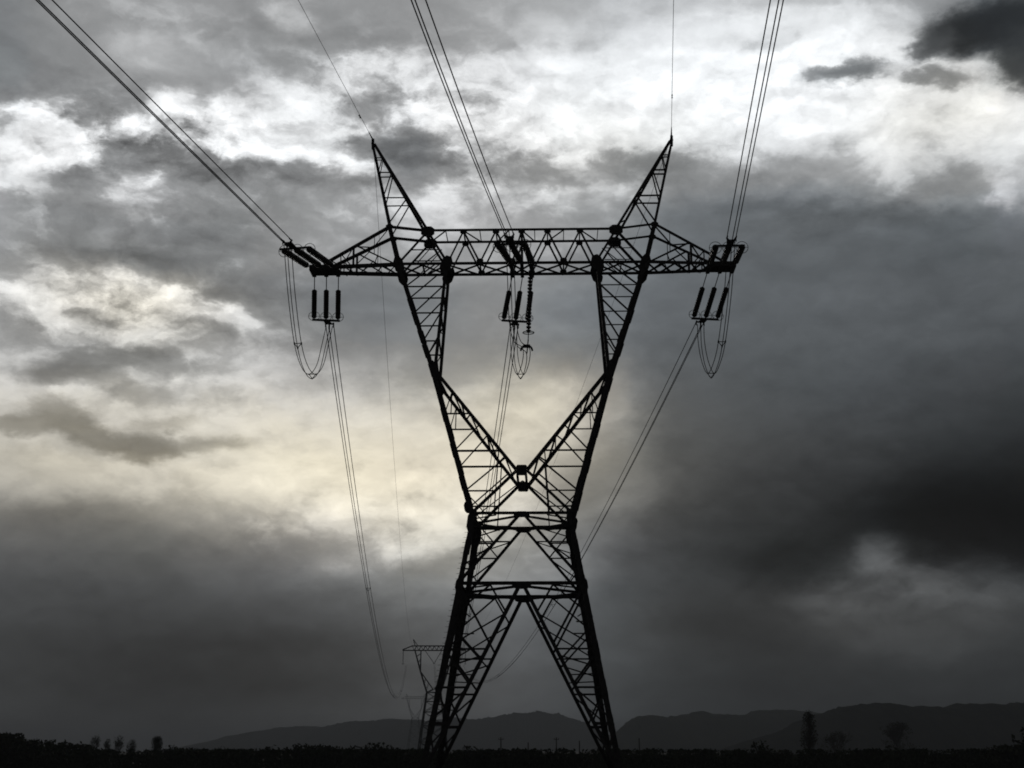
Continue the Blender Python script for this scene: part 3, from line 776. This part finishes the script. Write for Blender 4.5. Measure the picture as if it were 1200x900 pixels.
def earth(label, pts, rad=.017, damp=()):
    o = V(pts[0]); e = empty('earth_wire', o); tag(e, label, 'wire', 'single wires from the horn tips')
    m = MB(); m.tube([p - o for p in pts], rad, 6); m.build('wire', ALU, e, True)
    m = MB(); d = (pts[1] - pts[0]).normalized(); m.tube([V((0, 0, 0)), d * 1.6], [.07, .03], 6); m.build('dead_end_clamp', FIT, e)
    for t in damp:
        p = V(pts[0]).lerp(V(pts[-1]), t) ; i = int(t * (len(pts) - 1)); p = pts[i] - o
        m = MB(); m.tube([p - d * .25 - V((0, 0, .12)), p - d * .12 - V((0, 0, .12))], .05, 6); m.tube([p + d * .12 - V((0, 0, .12)), p + d * .25 - V((0, 0, .12))], .05, 6)
        m.tube([p - d * .2 - V((0, 0, .12)), p + d * .2 - V((0, 0, .12))], .015, 5); m.tube([p, p - V((0, 0, .12))], .03, 5)
        m.build('vibration_damper', FIT, e)
    return e
hl, hr = W(-11.35, 0, 47.25), W(11.35, 0, 47.25)
earth('thin slanting overhead wire tied to the left horn tip', inc(hl, .10, -200, 30, 0), damp=(2 / 120, 10 / 120))
earth('thin upright overhead wire tied to the right horn tip', inc(hr, .10, -300, 60, 0), damp=(2 / 120,))
earth('faint thin wire falling from the left horn to the distant pylon', span(hl, at(487, 751, FY), 15), .014)
earth('faint thin wire falling from the right horn behind the right column', span(hr, at(531, 751, FY), 14), .014)

g3 = 'jumper loops between the insulator sets'
def jl(a, b, pts): return catmull([a] + pts + [b])
def jumper(label, line, sps): return bundle('jumper_loop', label, 'cable loop', g3, line, .029, sps, .8)
def loop_pts(spec): return [at(x, y, Y) for x, y, Y in spec]
dz = V((0, 0, -.25))
jumper('slack cable loop hanging below the left arm', jl(IN['l'] + dz, OUT['l'] + dz, loop_pts([(342, 350, 94.6), (349, 404, 96.8), (357, 431, 99), (366, 440, 101), (375, 429, 103.5), (381, 405, 105.8)])), (24, 48))
jumper('slack cable loop hanging below the right arm', jl(IN['r'] + dz, OUT['r'] + dz, loop_pts([(853, 345, 94.6), (846, 402, 96.8), (840, 427, 99), (833, 439, 101), (826, 424, 103.5), (822, 402, 105.8)])), (24, 48))
jp = jc + js0 + V((0, 0, -.3))
jumper('cable loop under the middle insulators held by the beaded string', jl(IN['c'] + dz, OUT['c'] + dz, [at(599, 330, 94.2), at(601, 378, 96.2), at(606, 401, 98.2), jp, at(616, 426, 101.3), at(610, 440, 103), at(604, 425, 104.8), at(602, 400, 106.3)]), (24, 72))
# ---------------------------------------------------------------- distant pylons
def far_tower(x, y, Y, zb, scale, label, rz, wk=1.0):
    o = at(x, y, Y); e = empty('transmission_tower', (o.x, Y, zb), rz)
    tag(e, label, 'pylon', 'distant pylons of the line')
    k = scale
    m = MB(); hw2 = lambda z: 7.0 - 3.9 * z / 29.5
    for sx in (-1, 1):
        for sy in (-1, 1):
            m = MB()
            m.angle((sx * 7 * k, sy * 7 * k, -1), (sx * 3.1 * k, sy * 3.1 * k, 29.5 * k), .4 * wk * k, (0, sy, 0)); m.build('leg', STEEL, e)
    for kf in range(4):
        rot = Matrix.Rotation(kf * math.pi / 2, 3, 'Z'); n = rot @ V((0, -1, 0)); m = MB()
        P = lambda s, z: (rot @ V((s * hw2(z), -hw2(z), z))) * k
        zz = [0, 8, 15, 21, 25.5, 29.5]
        for a, b in zip(zz, zz[1:]):
            m.angle(P(-1, a), P(1, b), .16 * wk * k, n); m.angle(P(1, a), P(-1, b), .16 * wk * k, n); m.angle(P(-1, b), P(1, b), .16 * wk * k, n)
        m.build('face_bracing', STEEL, e)
    for sx in (-1, 1):
        m = MB()
        for sy in (-1, 1):
            n = (0, sy, 0)
            O = [V((sx * a, sy * b, z)) * k for a, b, z in ((3.1, 3.1, 29.5), (6.1, 2.2, 38.8), (8.7, 1.1, 48))]
            m.angle(O[0], O[1], .34 * wk * k, n); m.angle(O[1], O[2], .34 * wk * k, n)
            m.angle(O[1], V((sx * .3, sy * 2.9, 30.8)) * k, .26 * wk * k, n); m.angle(V((sx * .3, sy * 2.9, 30.8)) * k, O[0], .2 * wk * k, n)
            m.angle(O[1], V((sx * 6.0, sy * 1.1, 48)) * k, .22 * wk * k, n)
            for t0, t1 in ((.1, .35), (.4, .6), (.7, .85)):
                m.angle(O[0].lerp(O[1], t0), O[1].lerp(V((sx * .3, sy * 2.9, 30.8)) * k, 1 - t1), .12 * wk * k, n)
                m.angle(O[1].lerp(O[2], t0), O[1].lerp(V((sx * 6.0, sy * 1.1, 48)) * k, t1), .12 * wk * k, n)
        m.build('outer_column', STEEL, e)
        m = MB()
        for sy in (-1, 1):
            m.angle(V((sx * 8.7, sy * 1.1, 50)) * k, V((sx * 9.5, 0, 52.9)) * k, .22 * wk * k, (0, sy, 0)); m.angle(V((sx * 7.4, sy * 1.1, 50)) * k, V((sx * 9.5, 0, 52.9)) * k, .2 * wk * k, (0, sy, 0))
        m.build('horn', STEEL, e)
    m = MB()
    for sy in (-1, 1):
        n = (0, sy, 0)
        m.angle(V((-14.3, sy * .9, 48)) * k, V((14.3, sy * .9, 48)) * k, .26 * wk * k, n); m.angle(V((-10, sy * 1, 50)) * k, V((10, sy * 1, 50)) * k, .24 * wk * k, n)
        for s in (-1, 1): m.angle(V((s * 10, sy * 1, 50)) * k, V((s * 14.3, sy * .8, 48.3)) * k, .22 * wk * k, n)
        for i in range(-10, 10, 2):
            m.angle(V((i, sy, 50)) * k, V((i + 1, sy, 48)) * k, .14 * wk * k, n); m.angle(V((i + 1, sy, 48)) * k, V((i + 2, sy, 50)) * k, .14 * wk * k, n)
    m.build('bridge_beam', STEEL, e)
    return e
def far_strings(t, k, y):
    def one(lab, x, top, bot):
        p = t.matrix_basis @ (V((x, 0, 48)) * k); e = empty('suspension_insulator_set', p); tag(e, lab, 'insulators', 'insulator strings on the distant pylon')
        for a, b in zip(top, bot):
            m = MB(); m.lathe(V(a) * k, V(b) * k, shed_profile(.05, .95, 12, .16, .1), 8); m.build('insulator_string', GLASS, e)
        m = MB(); m.cube(V(bot[0]) * k, 1.0, .2, .25); m.build('yoke_plate', FIT, e)
    one('tiny insulator string under the left tip of the nearer distant pylon', -14, [(0, 0, 0)], [(0, 0, -6)])
    one('tiny V shaped insulator pair inside the head of the nearer distant pylon', 0, [(-4.2, 0, 0), (3.4, 0, 0)], [(0, 0, -5.8), (0, 0, -5.8)])
    one('tiny insulator string under the right tip of the nearer distant pylon', 14, [(0, 0, 0)], [(0, 0, -6)])
ft = far_tower(509, 760, FY, 0.2, 1.0, 'small distant pylon seen behind the left leg of the big one', 0, 1.5)
far_strings(ft, 1.0, FY)
far_tower(487, 817, 1100, 8.0, .76, 'tiny faint pylon farthest away low beside the left leg', R(12), .6)

# ---------------------------------------------------------------- vegetation
def leaf_quads(m, c, r, n, size, rr, flat=1.0):
    for _ in range(n):
        while True:
            q = V((rr.uniform(-1, 1), rr.uniform(-1, 1), rr.uniform(-1, 1)))
            if .15 < q.length < 1: break
        q = q.normalized() * (q.length ** .5)
        p = V(c) + V((q.x * r[0], q.y * r[1], q.z * r[2]))
        a = V((rr.uniform(-1, 1), rr.uniform(-1, 1), rr.uniform(-1, 1))).normalized(); b = a.cross(V((rr.uniform(-1, 1), rr.uniform(-1, 1), rr.uniform(-1, 1)))).normalized()
        s = size * rr.uniform(.5, 1.3)
        m.add([p - a * s, p - b * s * .55, p + a * s, p + b * s * .55], [(0, 1, 2, 3)])
def limbs(m, p, d, L, r, depth, rr, ends, spread=.6, split=3):
    q = p + d * L
    m.tube([p, p + d * L * .5 + V((rr.uniform(-1, 1), rr.uniform(-1, 1), 0)) * L * .05, q], [r, r * .8, r * .6], 5, False)
    ends.append(q)
    if depth == 0: return
    for _ in range(split):
        nd = (d + V((rr.uniform(-1, 1), rr.uniform(-1, 1), rr.uniform(-.35, .6))) * spread).normalized()
        limbs(m, p + d * L * rr.uniform(.55, 1), nd, L * rr.uniform(.55, .8), r * .6, depth - 1, rr, ends, spread, split)
def tree(px, ytop, Y, wpx, label, kind='round', dens=1.0, seed=0, group=None):
    rr = random.Random(seed * 13 + 5)
    top = at(px, ytop, Y); gz = ground_z(top.x, Y); H = max(1.5, top.z - gz); w = wpx / 1667 * Y * .5
    e = empty('tree', (top.x, Y, gz - .05), rr.uniform(0, 6)); tag(e, label, 'tree', group or 'trees along the skyline')
    m = MB(); ends = []
    if kind == 'poplar':
        m.tube([V((0, 0, 0)), V((.1, 0, H * .5)), V((0, 0, H * .93))], [H * .02, H * .013, .03], 6)
        for i in range(70):
            z = H * (.04 + .8 * i / 70); a = rr.uniform(0, 6.28); f = 1.15 - z / H
            d = V((math.cos(a) * .4, math.sin(a) * .4, 1)).normalized(); L = w * 1.9 * f
            m.tube([V((0, 0, z)), V((0, 0, z)) + d * L], [H * .006, .02], 4, False); ends.append(V((0, 0, z)) + d * L * .8)
    else:
        th = H * .12
        m.tube([V((0, 0, 0)), V((.05 * H * .2, 0, th))], [H * .03, H * .02], 7)
        for _ in range(4 if kind == 'round' else 6):
            d = V((rr.uniform(-.6, .6), rr.uniform(-.6, .6), 1)).normalized()
            limbs(m, V((0, 0, th * .95)), d, H * .26, H * .014, 3, rr, ends, .8 if kind == 'round' else .6, 3)
        k_ = H / max(q.z for q in ends); kw = w / max(.1, max(math.hypot(q.x, q.y) for q in ends))
        m.v = [(x * kw if z > th else x, y * kw if z > th else y, z * k_) for x, y, z in m.v]
        ends = [V((q.x * kw, q.y * kw, q.z * k_)) for q in ends]
    m.build('trunk', BARK, e)
    c = MB()
    for q in ends:
        if rr.random() > dens: continue
        s = H * (.075 if kind != 'poplar' else .06)
        q = V((q.x * .9, q.y * .9, min(q.z, H - s)))
        if kind != 'poplar' and rr.random() < .6:                          # lower and inner foliage, so the crown comes down to the hedge
            zz_ = rr.uniform(.12, .97); ww_ = w * .8 * math.sqrt(max(.05, 1 - ((zz_ - .5) / .55) ** 2)); a_ = rr.uniform(0, 6.28); rad_ = ww_ * rr.random() ** .5
            q = V((math.cos(a_) * rad_, math.sin(a_) * rad_, H * zz_))
        leaf_quads(c, q, (s * 1.3, s * 1.3, s), 16 if kind != 'bare' else 7, max(.12, s * .28), rr)
    c.build('crown', LEAF if seed % 2 else LEAF2, e)
    return e
def bush(px, ytop, Y, wpx, label, seed):
    rr = random.Random(seed + 99)
    top = at(px, ytop, Y); gz = ground_z(top.x, Y); H = max(1.2, top.z - gz) * 1.08 + .15; w = wpx / 1667 * Y * .5
    e = empty('bush', (top.x, Y, gz - .05)); tag(e, label, 'bush', 'bushes along the edge of the field')
    s_ = MB()
    for i in range(9):
        a = i * .7; s_.tube([V((0, 0, 0)), V((math.cos(a) * w * .5, math.sin(a) * w * .3, H * .75))], [.07, .02], 5)
    s_.build('stem', BARK, e)
    c = MB()
    n = max(8, int(w * 3.2))
    for i in range(n):
        x = rr.uniform(-1, 1); hh = H * (1 - .55 * abs(x) ** 1.8) * rr.uniform(.75, 1.0); s = H * .2
        for z in np.linspace(s * .8, hh - s, 4): leaf_quads(c, (x * w, rr.uniform(-1, 1) * w * .4, z), (s * 1.4, s * 1.4, s * 1.05), 30, max(.12, s * .3), rr)
    c.build('foliage', LEAF, e)
    return e

# hedge and scrub that close the field: one continuous mass
hp = [(-120, 862), (0, 864), (22, 866), (30, 871), (60, 874), (100, 877), (115, 882), (160, 885), (190, 884), (240, 882), (300, 882), (345, 880), (380, 877), (410, 882), (470, 882), (480, 884), (540, 884), (600, 883),
      (680, 885), (740, 884), (800, 883), (870, 885), (930, 886), (1000, 884), (1040, 883), (1110, 885), (1140, 881), (1200, 880), (1330, 876)]
c = MB(); rr = random.Random(3)
for band, (Y0, dy) in enumerate(((235, 14), (262, 10))):
    for i in range(2600):
        px = rr.uniform(-120, 1330); Y = Y0 + rr.uniform(-dy, dy)
        yt = np.interp(px, [a for a, b in hp], [b for a, b in hp]) - 3.2 + 4.5 * fbm(px * .03, band * 5, 1) + 3.5 * mn.noise(V((px * .11, band * 3, 2))) - 1.2 * rr.random() ** 3 * 2 + 1
        P = at(px, yt, Y); gz = ground_z(P.x, Y); H = max(.8, P.z - gz)
        s = rr.uniform(.45, .8)
        for z in np.arange(.3, H, .75): leaf_quads(c, (P.x, Y, z + gz), (s * 1.2, s, s * .6), 4, .33, rr)
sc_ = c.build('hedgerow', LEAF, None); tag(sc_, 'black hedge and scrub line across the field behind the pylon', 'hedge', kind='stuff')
# tall rough grass in front of it
c = MB()
for i in range(16000):
    Y = 18 + 205 * rr.random() ** .7; x = rr.uniform(-.42, .42) * Y * 1.05; gz = ground_z(x, Y); h = rr.uniform(.2, .55); a = rr.uniform(0, 3.14); w = .02 + Y * .0004
    dx_, dy_ = math.cos(a) * w, math.sin(a) * w; lx_ = rr.uniform(-.2, .2)
    c.add([(x - dx_, Y - dy_, gz - .03), (x + dx_, Y + dy_, gz - .03), (x + lx_, Y, gz + h)], [(0, 1, 2)])
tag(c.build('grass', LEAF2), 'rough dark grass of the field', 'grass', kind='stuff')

bush(12, 859, 228, 60, 'broad black bush, leftmost of all and left of the faint bare trees', 1)
bush(204, 873, 232, 30, 'round bush just right of the lone leafy tree', 2)
bush(262, 876, 232, 18, 'small bush between the lone round tree and the wide low bush', 3)
bush(375, 874, 230, 60, 'wide low bush under the left end of the hazy hill', 4)
bush(442, 870, 226, 58, 'highest rounded bush, left of the pylon foot', 5)
bush(563, 879, 226, 18, 'small bush inside the pylon, left of centre', 6)
bush(632, 878, 228, 28, 'bush inside the pylon, right of centre', 7)
bush(757, 882, 226, 26, 'low bush just right of the pylon foot', 8)
bush(892, 868, 226, 30, 'tall blocky bush left of the poplar', 9)
bush(1120, 880, 228, 70, 'wide low bush right of the broad square tree', 10)
bush(1202, 852, 226, 26, 'tall dark bush, rightmost of all beyond the square tree', 11)
tree(112, 862, 330, 12, 'faint bare tree, first of the row at the left', 'bare', .5, 1)
tree(126, 866, 330, 8, 'faint bare slim tree, second of the row at the left', 'bare', .5, 2)
tree(140, 862, 330, 12, 'faint bare tree, third of the row at the left', 'bare', .5, 3)
tree(155, 866, 330, 12, 'faint bare tree, fourth of the row at the left', 'bare', .5, 4)
tree(185, 863, 300, 14, 'small round crowned tree standing alone at the left', 'round', 1.0, 5)
tree(947, 830, 300, 26, 'tall narrow poplar against the right ridge', 'poplar', 1.0, 6)
tree(978, 856, 480, 40, 'loose crowned tree beside the poplar', 'bare', .8, 7)
tree(1052, 846, 520, 40, 'broad square crowned tree under the right ridge', 'round', 1.0, 8)
# utility poles across the field
for i, (px, yt) in enumerate(((587, 864), (619, 870), (652, 864), (679, 868), (749, 865))):
    Y = 420; P = at(px, yt, Y); gz = ground_z(P.x, Y); H = P.z - gz
    e = empty('utility_pole', (P.x, Y, gz - .3)); tag(e, ['wooden pole in the gap of the pylon, leftmost of the row', 'short wooden pole, second of the row from the left', 'wooden pole in the middle of the row', 'wooden pole by the right inner brace of the pylon', 'wooden pole standing just right of the pylon'][i], 'pole', 'poles across the field')
    m = MB(); m.tube([V((0, 0, 0)), V((0, 0, H + .3))], [.22, .15], 8); m.build('shaft', WOOD, e)
    if i in (1, 3, 4): continue
    m = MB(); m.cube((0, -.15, H - .3), 1.5, .14, .16); m.build('cross_bar', WOOD, e)
    for x in (-.6, .6, 0):
        m = MB(); m.lathe(V((x, -.15, H - .2)), V((x, -.15, H + .1)), [(0, .04), (.3, .09), (.7, .09), (1, .04)], 8); m.build('pin_insulator', GLASS, e)

# ---------------------------------------------------------------- mist over the plain
hz = MB(); hz.box(V((0, 0, -3.5)), V((0, 0, 112)), V((1, 0, 0)), V((0, 1, 0)), (-7200, 7200), (-700, 7700))
HM = bpy.data.materials.new('mist'); HM.use_nodes = True; ht = HM.node_tree; ht.nodes.clear()
pv = ht.nodes.new('ShaderNodeVolumePrincipled'); ho = ht.nodes.new('ShaderNodeOutputMaterial')
pv.inputs['Color'].default_value = (.6, .635, .68, 1); pv.inputs['Density'].default_value = HZ_D; pv.inputs['Anisotropy'].default_value = 0.0
ht.links.new(pv.outputs[0], ho.inputs['Volume'])
tag(hz.build('haze', HM), 'thin grey mist over the plain and hills', kind='stuff')
